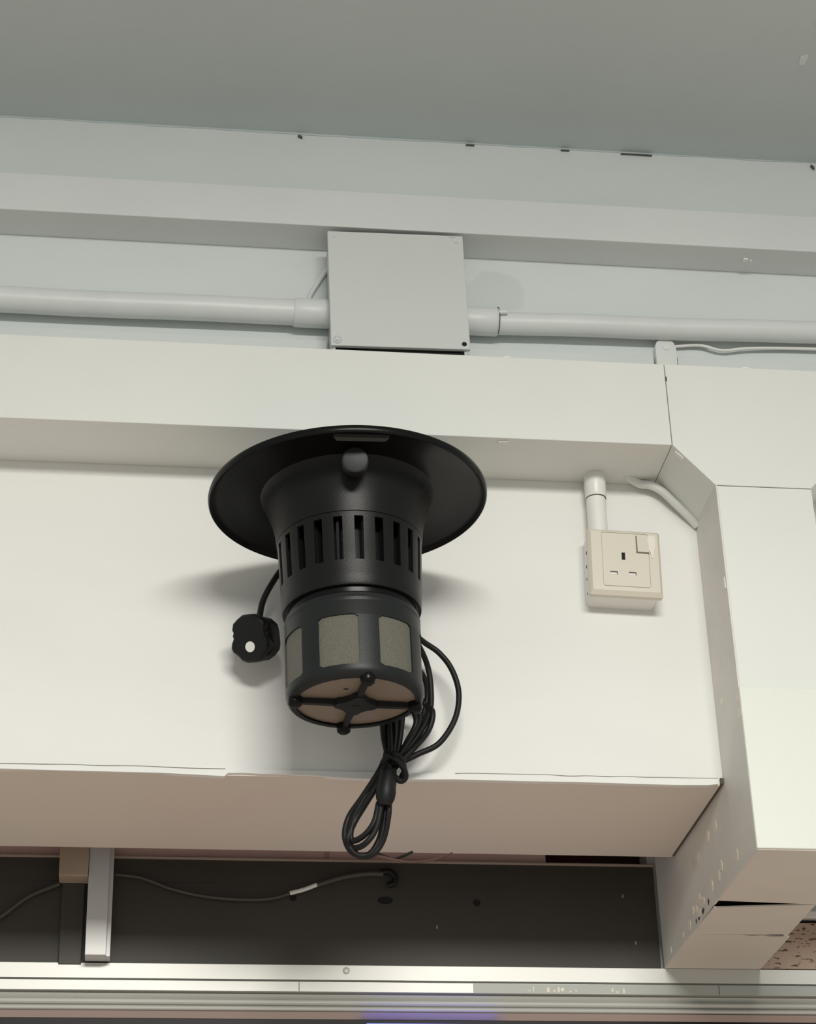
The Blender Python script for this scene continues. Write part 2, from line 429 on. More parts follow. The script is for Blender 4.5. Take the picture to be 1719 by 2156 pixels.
# speckled tile right of the trunking
t = thing('speckled_tile', 'brown speckled tile under a white strip at the far right above the door track', 'tile', (0.95, 0.35, 2.289))
bm = new_bm(); box(bm, 0.8065, 1.3, 0.346, 0.360, 2.289, 2.351)
keep(link('tile', bm, M['speckle']), t)
bm = new_bm(); box(bm, 0.8065, 1.3, 0.340, 0.360, 2.3565, 2.366, 0.001)
keep(link('top_strip', bm, M['white_plastic']), t)
bm = new_bm(); box(bm, 0.8065, 1.3, 0.352, 0.360, 2.351, 2.3565)
keep(link('gap', bm, M['void']), t)

# ------------------------------------------------------------------ upper cable trunking
bm = new_bm()
box(bm, XL, XR, -0.055, 0.0, 3.1445, 3.2030, 0.0012)
o = tag(link('cable_trunking', bm, M['trunk_top']), 'narrow grey-white cable trunking running along the top of the wall above the junction box', 'trunking')
# the small clip under it
bm = new_bm()
box(bm, 0.7735, 0.7805, -0.034, -0.028, 3.1415, 3.1447, 0.0008); box(bm, 0.7825, 0.7865, -0.031, -0.026, 3.1425, 3.1447, 0.0006)
keep_o = link('clip_or_glint', bm, M['white_plastic']); keep_o.parent = o

# ------------------------------------------------------------------ main cable trunking with tee, drop and return
t = thing('cable_trunking', 'wide white cable trunking with a tee, dropping at right and passing under the beam', 'trunking', (0.3, -0.05, 2.807))
YF = -0.1
bm = new_bm(); box(bm, XL, 0.6297, YF, 0.0, 2.8070, 2.9245, 0.001)
keep(link('horizontal_run', bm, M['trunk']), t)
bm = new_bm()
poly_y(bm, [(0.6303, 2.9245), (XR, 2.9245), (XR, 2.8070), (0.853, 2.8070), (0.7985, 2.7525), (0.6790, 2.7525), (0.6303, 2.8068)], YF - 0.0006, 0.0, 0.001)
keep(link('tee_cover', bm, M['trunk']), t)
bm = new_bm(); box(bm, 0.6812, 0.7985, YF, 0.0, 2.4855, 2.7515)
keep(link('drop_run', bm, M['trunk']), t)
bm = new_bm(); box(bm, 0.6815, 0.7985, YF + 0.0015, -0.02, 2.7505, 2.7545)
keep(link('joint', bm, M['crack']), t)
bm = new_bm(); box(bm, 0.6792, 0.802, YF - 0.0025, -0.088, 2.2890, 2.4850, 0.0012)
keep(link('lower_cover', bm, mat('fresh_white_paint', (0.76, 0.78, 0.72), 0.4, bump=0.15, bscale=50)), t)
bm = new_bm()
poly_x(bm, [(-0.1, 2.7523), (-0.1, 2.2885), (0.345, 2.2885), (0.345, 2.47), (0.2465, 2.47), (0.2465, 2.4030), (-0.0005, 2.4030), (-0.0005, 2.7523)], 0.6790, 0.6811)
keep(link('side_plate', bm, M['trunk_side']), t)
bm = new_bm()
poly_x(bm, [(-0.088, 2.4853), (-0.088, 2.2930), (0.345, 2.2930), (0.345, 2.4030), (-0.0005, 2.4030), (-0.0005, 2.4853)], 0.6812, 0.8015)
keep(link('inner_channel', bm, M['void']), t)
# underside covers with the split joints
bm = new_bm(); poly_z(bm, [(0.6800, -0.1000), (0.8020, -0.1000), (0.8020, 0.0835), (0.6800, 0.0745)], 2.2880, 2.2900)
keep(link('under_cover', bm, M['trunk_beige']), t)
bm = new_bm()
vs = [(0.6795, 0.0900, 2.2845), (0.8020, 0.0850, 2.2880), (0.8020, 0.2000, 2.2880), (0.745, 0.2010, 2.2880), (0.6800, 0.2030, 2.2880)]
a = [bm.verts.new(v) for v in vs]; b = [bm.verts.new((v[0], v[1], v[2] + 0.0018)) for v in vs]
bm.faces.new(a); bm.faces.new(b)
for i in range(5): bm.faces.new((a[i], a[(i+1) % 5], b[(i+1) % 5], b[i]))
keep(link('under_cover', bm, M['trunk_beige']), t)
bm = new_bm(); poly_z(bm, [(0.6800, 0.2034), (0.742, 0.2030), (0.758, 0.2075), (0.770, 0.2040), (0.782, 0.2090), (0.8060, 0.2100), (0.8060, 0.345), (0.6800, 0.345)], 2.2880, 2.2900)
keep(link('under_cover', bm, M['trunk_beige']), t)
bm = new_bm(); box(bm, 0.7985, 0.8035, -0.1, 0.345, 2.2895, 2.405)
keep(link('side_plate', bm, M['trunk_side']), t)
# back flange along the wall, clips, and slot highlights painted as white boxes
bm = new_bm(); box(bm, XL, 0.216, -0.008, 0.0, 2.92, 2.9985, 0.001); box(bm, 0.394, 0.6440, -0.008, 0, 2.92, 2.9975, 0.001); box(bm, 0.6760, XR, -0.008, 0, 2.92, 2.9985, 0.001)
keep(link('back_flange', bm, M['trunk_top']), t)
bm = new_bm(); box(bm, 0.426, 0.435, YF, -0.094, 2.9240, 2.9262, 0.0004)
keep(link('clip_or_glint', bm, M['white_plastic']), t)
bm = new_bm(); box(bm, 0.7295, 0.7395, YF, -0.094, 2.9240, 2.9262, 0.0004)
keep(link('clip_or_glint', bm, M['white_plastic']), t)
bm = new_bm(); box(bm, 0.4150, 0.4275, -0.094, -0.088, 2.8055, 2.8075, 0.0005)  # this box and the next two paint slot highlights in white
keep(link('clip_or_glint', bm, M['white_plastic']), t)
bm = new_bm()
poly_y(bm, [(0.6345, 2.8015), (0.6445, 2.7915), (0.6435, 2.7905), (0.6335, 2.8005)], -0.096, -0.090)
keep(link('clip_or_glint', bm, M['white_plastic']), t)
bm = new_bm(); box(bm, 0.6780, 0.6793, -0.096, -0.090, 2.6150, 2.6300, 0.0004)
keep(link('clip_or_glint', bm, M['white_plastic']), t)
bm = new_bm(); box(bm, 0.6303, 0.6313, YF - 0.0010, YF, 2.899, 2.9055)
keep(link('nick', bm, M['void']), t)
# chipped paint on the left side plate
bm = new_bm(); rnd = random.Random(5)
for (y, z, s) in ((-0.0283, 2.4976, 1.0), (-0.0937, 2.4557, 1.7), (-0.090, 2.474, 0.9), (0.0523, 2.372, 1.4), (0.0863, 2.3726, 1.2), (0.1405, 2.3663, 1.4), (0.1786, 2.3681, 1.2),
                  (-0.0232, 2.3092, 1.7), (0.0565, 2.3130, 1.5), (0.0428, 2.3200, 1.3), (0.091, 2.3125, 1.6), (0.1848, 2.3120, 1.5), (0.2061, 2.3005, 1.3),
                  (0.1426, 2.3085, 1.4), (0.1586, 2.3000, 1.5), (0.133, 2.3075, 1.0), (0.3058, 2.3001, 0.9), (0.150, 2.318, 0.8), (0.240, 2.2985, 1.0), (0.168, 2.3085, 1.0)):
    n = 9
    ry = 0.0055 * s * rnd.uniform(0.7, 1.1); rz = 0.0045 * s * rnd.uniform(0.8, 1.3)
    vs = [bm.verts.new((0.6786, y + ry*math.cos(2*PI*k/n)*rnd.uniform(.8, 1.1), z + rz*math.sin(2*PI*k/n)*rnd.uniform(.8, 1.1))) for k in range(n)]
    f = bm.faces.new(vs)
    r = bmesh.ops.extrude_face_region(bm, geom=[f])
    bmesh.ops.translate(bm, vec=(0.0005, 0, 0), verts=[v for v in r['geom'] if isinstance(v, bmesh.types.BMVert)])
keep(link('chipped_paint', bm, M['chip'], label='cream paint chips', kind='stuff'), t)
bm = new_bm()
for (y, z, ry, rz) in ((0.137, 2.2960, 0.006, 0.0035), (0.158, 2.2935, 0.004, 0.002), (0.172, 2.2945, 0.002, 0.003), (0.11, 2.2985, 0.003, 0.004)):
    vs = [(y - ry, z), (y - ry*0.2, z + rz), (y + ry, z + rz*0.4), (y + ry*0.3, z - rz)]
    poly_x(bm, vs, 0.6783, 0.6792)
keep(link('dent', bm, M['crack'], label='dark dents', kind='stuff'), t)

# brown strip painting soft shade into the gap between beam underside and trunking
bm = new_bm(); poly_x(bm, [(-0.0038, 2.4112), (0.245, 2.4112), (0.245, 2.4043), (-0.0038, 2.4043)], 0.6750, 0.6788)
struct('trim_4', bm, mat('joint_shade', (0.12, 0.095, 0.07), 0.9))

# white cable tucked in the trunking corner
o = pathmesh('corner_cable', [(0.590, -0.018, 2.8110), (0.600, -0.014, 2.8050), (0.610, -0.012, 2.8010), (0.622, -0.014, 2.7985), (0.636, -0.014, 2.7905), (0.650, -0.012, 2.7770), (0.668, -0.008, 2.7600), (0.680, -0.004, 2.748)], 0.0055, M['trunk'])
tag(o, 'white painted cable bending along the chamfered corner of the wide trunking', 'cable')

# ------------------------------------------------------------------ conduits beside the junction box
def conduit(label, x0, x1, z0, z1, r, cx0, cx1, rc, cz, grp):
    t = thing('conduit_pipe', label, 'conduit', ((x0+x1)/2, -0.022, (z0+z1)/2), group=grp)
    bm = new_bm(); n = 24
    P = [Vector((x0 + (x1-x0)*i/n, -0.021 + 0.0006*math.sin(i*1.7), z0 + (z1-z0)*i/n + 0.0006*math.sin(i*0.9))) for i in range(n+1)]
    tube(bm, P, r, 24, smooth=False)
    keep(link('pipe', bm, M['pipe'], smooth=True), t)
    bm = new_bm(); tube(bm, [(cx0, -0.021, cz), (cx0 + 0.002, -0.021, cz), (cx1 - 0.002, -0.021, cz), (cx1, -0.021, cz)], [rc-0.001, rc, rc, rc-0.001], 28, smooth=False)
    keep(link('coupler', bm, M['pipe'], smooth=True), t)
    return t
conduit('white conduit pipe entering the left side of the junction box', XL, 0.2, 3.0255, 3.0300, 0.0170, 0.172, 0.2195, 0.0190, 3.0300, None)
tr = conduit('white conduit pipe leaving the right side of the junction box', 0.41, XR, 3.0275, 3.0560, 0.0150, 0.388, 0.4365, 0.0188, 3.0300, None)
bm = new_bm(); tube(bm, [(0.436, -0.0385, 3.0335), (0.447, -0.0385, 3.0345)], 0.0032, 10, smooth=False)
keep(link('spigot', bm, M['pipe'], smooth=True), tr)
bm = new_bm()
nn = 14
tube(bm, [(0.4368, -0.021 - 0.0193*math.sin(PI*(0.02 + 0.95*k/nn)), 3.030 + 0.0193*math.cos(PI*(0.02+0.95*k/nn))) for k in range(nn+1)], 0.0006, 6, smooth=False)
keep(link('joint_line', bm, M['crack']), tr)

o = pathmesh('thin_cable', [(0.6732, -0.006, 3.0150), (0.7083, -0.008, 3.0175), (0.7373, -0.008, 3.0110), (0.7764, -0.008, 3.0165), (0.8543, -0.008, 3.0200), (1.0, -0.008, 3.021), (XR, -0.008, 3.021)], 0.0022, M['white_plastic'])
tag(o, 'thin white cable running beneath the right conduit pipe', 'cable')
o = pathmesh('thin_cable', [(0.186, -0.006, 3.040), (0.195, -0.006, 3.0683), (0.2036, -0.006, 3.0863), (0.213, -0.006, 3.104), (0.2185, -0.006, 3.112)], 0.0032, M['pipe'])
tag(o, 'short painted cable slanting up from the left conduit to the junction box', 'cable')
o = pathmesh('thin_cable', [(0.3905, -0.004, 3.092), (0.397, -0.004, 3.070), (0.408, -0.004, 3.055), (0.425, -0.004, 3.046)], 0.0026, M['pipe'])
tag(o, 'painted cable curving down beside the right edge of the junction box', 'cable')

# rounded strap standing behind the wide trunking
t = thing('pipe_strap', 'white round-topped strap rising behind the wide trunking under the right conduit', 'strap', (0.6598, -0.006, 2.93))
bm = new_bm(); w = 0.0138
pts = [(0.6598 - w, 2.925), (0.6598 + w, 2.925)] + [(0.6598 + w*math.cos(PI*k/14), 3.0085 + w*math.sin(PI*k/14)) for k in range(15)]
poly_y(bm, pts, -0.014, 0.0, 0.0015)
keep(link('strap', bm, M['trunk'], smooth=35), t)
bm = new_bm(); tube(bm, [(0.6605, -0.0140, 3.0080), (0.6605, -0.0152, 3.0080)], 0.0048, 16, smooth=False)
keep(link('screw', bm, M['trunk'], smooth=True), t)

# ------------------------------------------------------------------ junction box
t = thing('junction_box', 'square off-white junction box between two conduit pipes', 'junction box', (0.305, 0.0, 2.955))
t.rotation_euler = (0, math.radians(-1.0), 0)
inv = (Matrix.Translation(t.location) @ t.rotation_euler.to_matrix().to_4x4()).inverted()
def kp(o):  # child given in box coordinates
    o.parent = t; return o
hw = 0.0885
bm = new_bm()
box(bm, -hw+0.003, -hw+0.006, -0.050, -0.0005, 0.000, 0.178); box(bm, hw-0.007, hw-0.004, -0.050, -0.0005, 0.000, 0.178)
box(bm, -hw+0.003, hw-0.004, -0.050, -0.0005, 0.175, 0.178); box(bm, -hw+0.003, hw-0.004, -0.003, -0.0005, 0.0, 0.178)
kp(link('case', bm, M['box']))
bm = new_bm(); box(bm, -hw+0.0065, hw-0.0075, -0.048, -0.0035, 0.0005, 0.0045)
kp(link('open_base', bm, M['void'], label='dark open base'))
bm = new_bm(); box(bm, -hw, hw, -0.0560, -0.0500, 0.0060, 0.1825, 0.0010)
kp(link('lid', bm, M['box']))
bm = new_bm(); lathe(bm, [(0, 0.0), (0.0056, 0.0), (0.0056, 0.0012), (0.0042, 0.0020), (0.0036, 0.0012), (0.0028, 0.0012), (0.0026, 0.0026), (0, 0.0026)], 24, mtx=Matrix.Rotation(PI/2, 3, 'X'), origin=(-hw + 0.0085, -0.0559, 0.0145))
kp(link('screw', bm, M['box'], smooth=35))
for (x, z) in ((hw - 0.0075, 0.0135),):
    bm = new_bm(); tube(bm, [(x, -0.0558, z), (x, -0.0565, z)], 0.0032, 16, smooth=False)
    kp(link('screw_hole', bm, M['void']))
mk = mat('paint_shadow_line', (0.50, 0.50, 0.48), 0.6)
for q in ((hw - 0.018, hw - 0.010, 0.179, 0.1796), (hw - 0.012, hw - 0.007, 0.1705, 0.1713), (-hw + 0.008, -hw + 0.0092, 0.172, 0.175)):
    bm = new_bm(); box(bm, q[0], q[1], -0.0565, -0.0558, q[2], q[3])
    kp(link('painted_screw_mark', bm, mk))

# ------------------------------------------------------------------ wall socket
t = thing('wall_socket', 'ivory switched single wall socket on a surface box', 'socket', (0.5735, 0.0, 2.6305), rot=(0, math.radians(1.6), 0))
bm = new_bm(); box(bm, -0.0440, 0.0405, -0.0305, 0.0, 0.0, 0.088)
es = [e for e in bm.edges if abs(e.verts[0].co.y - e.verts[1].co.y) > 0.01]
bmesh.ops.bevel(bm, geom=es, offset=0.006, segments=4, profile=0.5, affect='EDGES')
kp(link('back_box', bm, M['white_plastic'], smooth=35))
bm = new_bm()
pl = []
def rrect(cx, cz, w, h, r, n=5):
    out = []
    for (sx, sz, a0) in ((1, 1, 0), (-1, 1, 90), (-1, -1, 180), (1, -1, 270)):
        for k in range(n+1):
            a = math.radians(a0 + 90*k/n); out.append((cx + sx*(w/2 - r) + r*math.cos(a), cz + sz*(h/2 - r) + r*math.sin(a)))
    return out
def loft(bm, loops):
    """loops of (outline, y)"""
    rings = [[bm.verts.new((x, y, z)) for x, z in pts] for pts, y in loops]
    for a, b in zip(rings, rings[1:]):
        n = len(a)
        for i in range(n): bm.faces.new((a[i], a[(i+1) % n], b[(i+1) % n], b[i]))
    bm.faces.new(rings[0]); bm.faces.new(rings[-1])
PX, PZ = -0.0005, 0.0445
loft(bm, [(rrect(PX, PZ, 0.0905, 0.0905, 0.003), -0.030), (rrect(PX, PZ, 0.0905, 0.0905, 0.003), -0.0345), (rrect(PX, PZ, 0.0895, 0.0895, 0.003), -0.0360),
          (rrect(PX, PZ + 0.0004, 0.0830, 0.0800, 0.002), -0.0400), (rrect(PX+0.0005, PZ + 0.0025, 0.0590, 0.0740, 0.0025), -0.0402),
          (rrect(PX+0.0005, PZ + 0.0025, 0.0584, 0.0734, 0.0025), -0.0392)])
kp(link('faceplate', bm, M['ivory'], smooth=25))
bm = new_bm(); loft(bm, [(rrect(PX+0.0005, PZ + 0.0025, 0.0574, 0.0724, 0.0025), -0.0390), (rrect(PX+0.0005, PZ + 0.0025, 0.0574, 0.0724, 0.0025), -0.0402), (rrect(PX+0.0005, PZ + 0.0025, 0.0566, 0.0716, 0.0025), -0.0405)])
kp(link('insert', bm, M['ivory'], smooth=25))
bm = new_bm(); box(bm, 0.0135, 0.0150, -0.0412, -0.0400, 0.0580, 0.0805); box(bm, 0.0135, 0.0295, -0.0412, -0.0400, 0.0570, 0.0582)
kp(link('switch_groove', bm, mat('groove_shadow', (0.20, 0.17, 0.13), 0.7)))
bm = new_bm()
vs = [(0.0150, -0.040, 0.0583), (0.0290, -0.040, 0.0583), (0.0290, -0.0425, 0.0583), (0.0150, -0.0425, 0.0583), (0.0150, -0.040, 0.080), (0.0290, -0.040, 0.080), (0.0290, -0.0408, 0.080), (0.0150, -0.0408, 0.080)]
v = [bm.verts.new(q) for q in vs]
for q in ((0,1,2,3),(4,5,6,7),(0,1,5,4),(1,2,6,5),(2,3,7,6),(3,0,4,7)): bm.faces.new([v[i] for i in q])
kp(link('rocker_switch', bm, M['ivory']))
bm = new_bm(); box(bm, -0.0050, -0.0008, -0.0409, -0.0395, 0.0468, 0.0565)
kp(link('earth_hole', bm, M['void']))
for x in (-0.0200, 0.0030):
    bm = new_bm(); box(bm, x, x + 0.0090, -0.0408, -0.0395, 0.0287, 0.0305); box(bm, x + 0.0080, x + 0.0090, -0.0408, -0.0395, 0.0262, 0.0290)
    kp(link('pin_slot', bm, mat('slot_shadow', (0.10, 0.08, 0.06), 0.7)))
    bm = new_bm(); box(bm, x, x + 0.0079, -0.0408, -0.0395, 0.0262, 0.0286)
    kp(link('slot_shutter', bm, M['white_plastic']))
bm = new_bm()
poly_y(bm, [(0.0285, 0.081), (0.0345, 0.083), (0.0380, 0.078), (0.0375, 0.066), (0.0350, 0.060), (0.0345, 0.052), (0.0325, 0.0505), (0.0315, 0.058), (0.0285, 0.063), (0.0272, 0.070)], -0.0414, -0.0398, 0.0004)
kp(link('paint_smear', bm, mat('paint_smear', (0.78, 0.76, 0.68), 0.4)))
bm = new_bm()
for (y, z, s) in ((-0.020, 0.064, .0010), (-0.018, 0.046, .0009), (-0.016, 0.030, .0008), (-0.016, 0.010, .0008)):
    box(bm, -0.0444, -0.0438, y - s, y + s, z - 2*s, z + 2*s)
kp(link('speck', bm, M['crack'], kind='stuff'))

t = thing('conduit_pipe', 'short white conduit pipe rising from the wall socket to the wide trunking', 'conduit', (0.549, -0.018, 2.72))
bm = new_bm(); tube(bm, [(0.5485, -0.0175, 2.7185), (0.5490, -0.0175, 2.7790)], 0.0122, 24, smooth=False)
keep(link('pipe', bm, M['white_plastic'], smooth=True), t)
bm = new_bm(); tube(bm, [(0.5493, -0.0175, 2.7740), (0.5493, -0.0175, 2.7755), (0.5495, -0.0175, 2.8060), (0.5495, -0.0175, 2.8069)], [0.0125, 0.0135, 0.0135, 0.0135], 24, smooth=False)
keep(link('coupler', bm, M['white_plastic'], smooth=True), t)
bm = new_bm(); tube(bm, [(0.5492, -0.0175, 2.7730), (0.5492, -0.0175, 2.7742)], 0.0127, 24, smooth=False)
keep(link('joint_line', bm, M['crack']), t)

# ------------------------------------------------------------------ insect trap
trap = thing('insect_trap', 'black funnel-shaped insect trap with a wide round brim and a bundled cord', 'insect trap', (0.2277, -0.165, 2.4240), rot=(0, math.radians(-1.1), 0))
t = trap
bm = new_bm()
lathe(bm, [(0.0975, 0.2555), (0.120, 0.2545), (0.150, 0.2530), (0.1545, 0.2510), (0.1560, 0.2485), (0.1580, 0.2478), (0.1592, 0.2495), (0.1595, 0.2530), (0.1585, 0.2562),
           (0.150, 0.2590), (0.120, 0.268), (0.070, 0.280), (0.0, 0.286), ], 128)
kp(link('brim', bm, M['black_gloss'], smooth=50))
bm = new_bm()
prof = [(0.1005, 0.2560), (0.0976, 0.2540), (0.0945, 0.2440), (0.0905, 0.2330), (0.0873, 0.2230), (0.0848, 0.2120), (0.0834, 0.2030), (0.0824, 0.1938), (0.0812, 0.1932), (0.080, 0.1932), (0.080, 0.2560)]
lathe(bm, prof, 128)
kp(link('neck', bm, M['black'], smooth=50))
NS = 22; SUB = 14
zrow = [0.1930, 0.1875, 0.1860, 0.1500, 0.1350, 0.1325, 0.1200, 0.1085, 0.1060]
rrow = [0.0820, 0.0815, 0.0813, 0.0798, 0.0792, 0.0790, 0.0782, 0.0777, 0.0768]
off = int(SUB*NS*0.75)  # a rib centred on the near side
def slot_hole(i, j):
    k = (i + 3) % SUB
    return 1 <= j <= 3 and 0 <= k < 6
bm = new_bm(); shell(bm, list(zip(zrow, rrow)), NS*SUB, slot_hole, 0.003)
o = kp(link('slotted_housing', bm, M['black'], smooth=50))
o.rotation_euler.z = math.radians(-7)
bm = new_bm(); lathe(bm, [(0.0, 0.125), (0.060, 0.125), (0.058, 0.190), (0.0, 0.190)], 48)
kp(link('inner_core', bm, M['charcoal'], smooth=40))
bm = new_bm()
for k in range(16):
    a = 2*PI*k/16 + 0.1; c, s = math.cos(a), math.sin(a)
    P = [Vector((r*c - w*s, r*s + w*c, z)) for z in (0.126, 0.188) for r, w in ((0.059, -0.0015), (0.072, -0.0015), (0.072, 0.0015), (0.059, 0.0015))]
    v = [bm.verts.new(p) for p in P]
    for q in ((0,1,2,3),(4,5,6,7),(0,1,5,4),(1,2,6,5),(2,3,7,6),(3,0,4,7)): bm.faces.new([v[i] for i in q])
kp(link('inner_fin', bm, M['charcoal'], kind='stuff'))
bm = new_bm(); lathe(bm, [(0.0755, 0.1068), (0.0722, 0.1062), (0.0715, 0.1000), (0.0728, 0.0985), (0.060, 0.0985), (0.060, 0.1068)], 128, closed=True)
kp(link('collar', bm, M['black_gloss'], smooth=40))
# basket with seven windows
NW = 7; SB = 36
W0, W1 = 6, 30
zr = [0.0990, 0.0970, 0.0940, 0.0925, 0.0905, 0.0892, 0.0880, 0.0730]
rr = [0.0725, 0.0746, 0.0748, 0.0753, 0.0753, 0.0748, 0.0750, 0.0754]
ztop = 0.0708; zbot = 0.0122
zw = [ztop, ztop-0.0010, ztop-0.0022, ztop-0.0040, ztop-0.0060, 0.041, zbot+0.0060, zbot+0.0040, zbot+0.0022, zbot+0.0010, zbot]
rad = 0.0060
j0 = len(zr)
zr2 = zr + zw + [0.0095, 0.0068, 0.0045, 0.0020, 0.0004, -0.0005, -0.0002]
rr2 = rr + [0.0757]*len(zw) + [0.0756, 0.0753, 0.0747, 0.0733, 0.0718, 0.0700, 0.0680]
cw = 2*PI/(NW*SB)*0.0757
def win_hole(i, j):
    k = i % SB
    if not (j0 <= j < j0 + len(zw) - 1) or not (W0 <= k < W1): return False
    zmid = (zr2[j] + zr2[j+1])/2
    d = min(k - W0 + 0.5, W1 - k - 0.5) * cw
    e = min(ztop - zmid, zmid - zbot)
    if d < rad and e < rad and (rad-d)**2 + (rad-e)**2 > rad**2: return False
    return True
bm = new_bm(); shell(bm, list(zip(zr2, rr2)), NW*SB, win_hole, 0.0028)
o = kp(link('basket', bm, M['charcoal'], smooth=40))
W_ROT = math.radians(-90 - 12.9 - 6 - 360/NW/2)
o.rotation_euler.z = W_ROT
for k in range(NW):
    bm = new_bm(); n = 16; a0 = 2*PI*(k*SB + W0 - 1)/(NW*SB); a1 = 2*PI*(k*SB + W1 + 1)/(NW*SB)
    ra, rb = 0.0741, 0.0733
    A = [[bm.verts.new((r*math.cos(a0 + (a1-a0)*i/n), r*math.sin(a0 + (a1-a0)*i/n), z)) for i in range(n+1)] for r, z in ((ra, zbot-0.002), (ra, ztop+0.002), (rb, ztop+0.002), (rb, zbot-0.002))]
    for q in range(4):
        a, b = A[q], A[(q+1) % 4]
        for i in range(n): bm.faces.new((a[i], a[i+1], b[i+1], b[i]))
    bm.faces.new([A[q][0] for q in range(4)]); bm.faces.new([A[q][n] for q in range(4)])
    o = kp(link('mesh_window', bm, M['mesh'], smooth=50, label='grey mesh window')); o.rotation_euler.z = W_ROT
bm = new_bm(); lathe(bm, [(0.0700, -0.0003), (0.0665, 0.0000), (0.0655, 0.0020), (0.0655, 0.0045), (0.0720, 0.0045)], 128)
kp(link('bottom_ring', bm, M['black_gloss'], smooth=40))
bm = new_bm(); lathe(bm, [(0, 0.0030), (0.0656, 0.0030), (0.0656, 0.0050), (0, 0.0050)], 96)
o = kp(link('bottom_plate', bm, M['disc'], smooth=40, label='smoky brown round bottom plate'))
bm = new_bm(); box(bm, -0.0155, -0.0105, -0.031, -0.0285, 0.0026, 0.0032)
x = link('vent_hole', bm, M['void']); x.parent = o
spider = bm = new_bm()
for k in range(4):
    a = math.radians(5.5) + PI/2*k; c, s = math.cos(a), math.sin(a)
    P = []
    for z in (-0.0040, 0.0018):
        for r, w in ((0.012, -0.0032), (0.066, -0.0026), (0.066, 0.0026), (0.012, 0.0032)): P.append((r*c - w*s, r*s + w*c, z))
    v = [bm.verts.new(p) for p in P]
    for q in ((0,1,2,3),(4,5,6,7),(0,1,5,4),(1,2,6,5),(2,3,7,6),(3,0,4,7)): bm.faces.new([v[i] for i in q])
o_sp = kp(link('cross_brace', bm, M['charcoal']))
bm = new_bm()
hub = []
for k in range(24):
    a = 2*PI*k/24 + math.radians(5.5); r = 0.0165 + 0.0085*abs(math.cos(2*(a - math.radians(5.5))))**3
    hub.append((r*math.cos(a)*1.0, r*math.sin(a)*1.0))
poly_z(bm, hub, -0.0050, 0.0015)
x = link('hub_plate', bm, M['charcoal']); x.parent = o_sp
bm = new_bm(); lathe(bm, [(0, -0.0054), (0.0045, -0.0054), (0.0045, -0.0045), (0, -0.0045)], 20)
x = link('hub_hole', bm, M['void']); x.parent = o_sp
for k in range(4):
    a = math.radians(5.5) + PI/2*k
    bm = new_bm()
    lathe(bm, [(0, -0.0085), (0.0045, -0.0082), (0.0072, -0.0062), (0.0080, -0.0030), (0.0080, 0.0030), (0.0070, 0.0050), (0, 0.0050)], 28, origin=(0.0665*math.cos(a), 0.0665*math.sin(a), 0.0))
    x = kp(link('foot_knob', bm, M['black_gloss'], smooth=50))
# button on the neck, hook tab under the brim
d = Vector((-0.08, -0.97, -0.22)).normalized()
q = d.to_track_quat('Z', 'Y').to_matrix()
bm = new_bm(); lathe(bm, [(0, -0.036), (0.0090, -0.036), (0.0100, -0.013), (0.0152, -0.012), (0.0152, 0.0000), (0.0142, 0.0020), (0.0120, 0.0026), (0.0, 0.0016)], 48, origin=(-0.0045, -0.1190, 0.2350), mtx=q)
o = kp(link('knob_button', bm, M['charcoal_light'], smooth=40))
bm = new_bm()
poly_z(bm, [(-0.026, -0.1365), (0.027, -0.1365), (0.031, -0.1440), (-0.030, -0.1440)], 0.2490, 0.2535)
kp(link('brim_tab', bm, mat('dark_grey_plastic', (0.06, 0.06, 0.06), 0.5)))
# wall bracket
bm = new_bm(); box(bm, -0.022, 0.022, 0.1580, 0.1645, 0.185, 0.245, 0.002); box(bm, -0.012, 0.012, 0.075, 0.160, 0.205, 0.225, 0.002)
kp(link('wall_bracket', bm, M['black']))

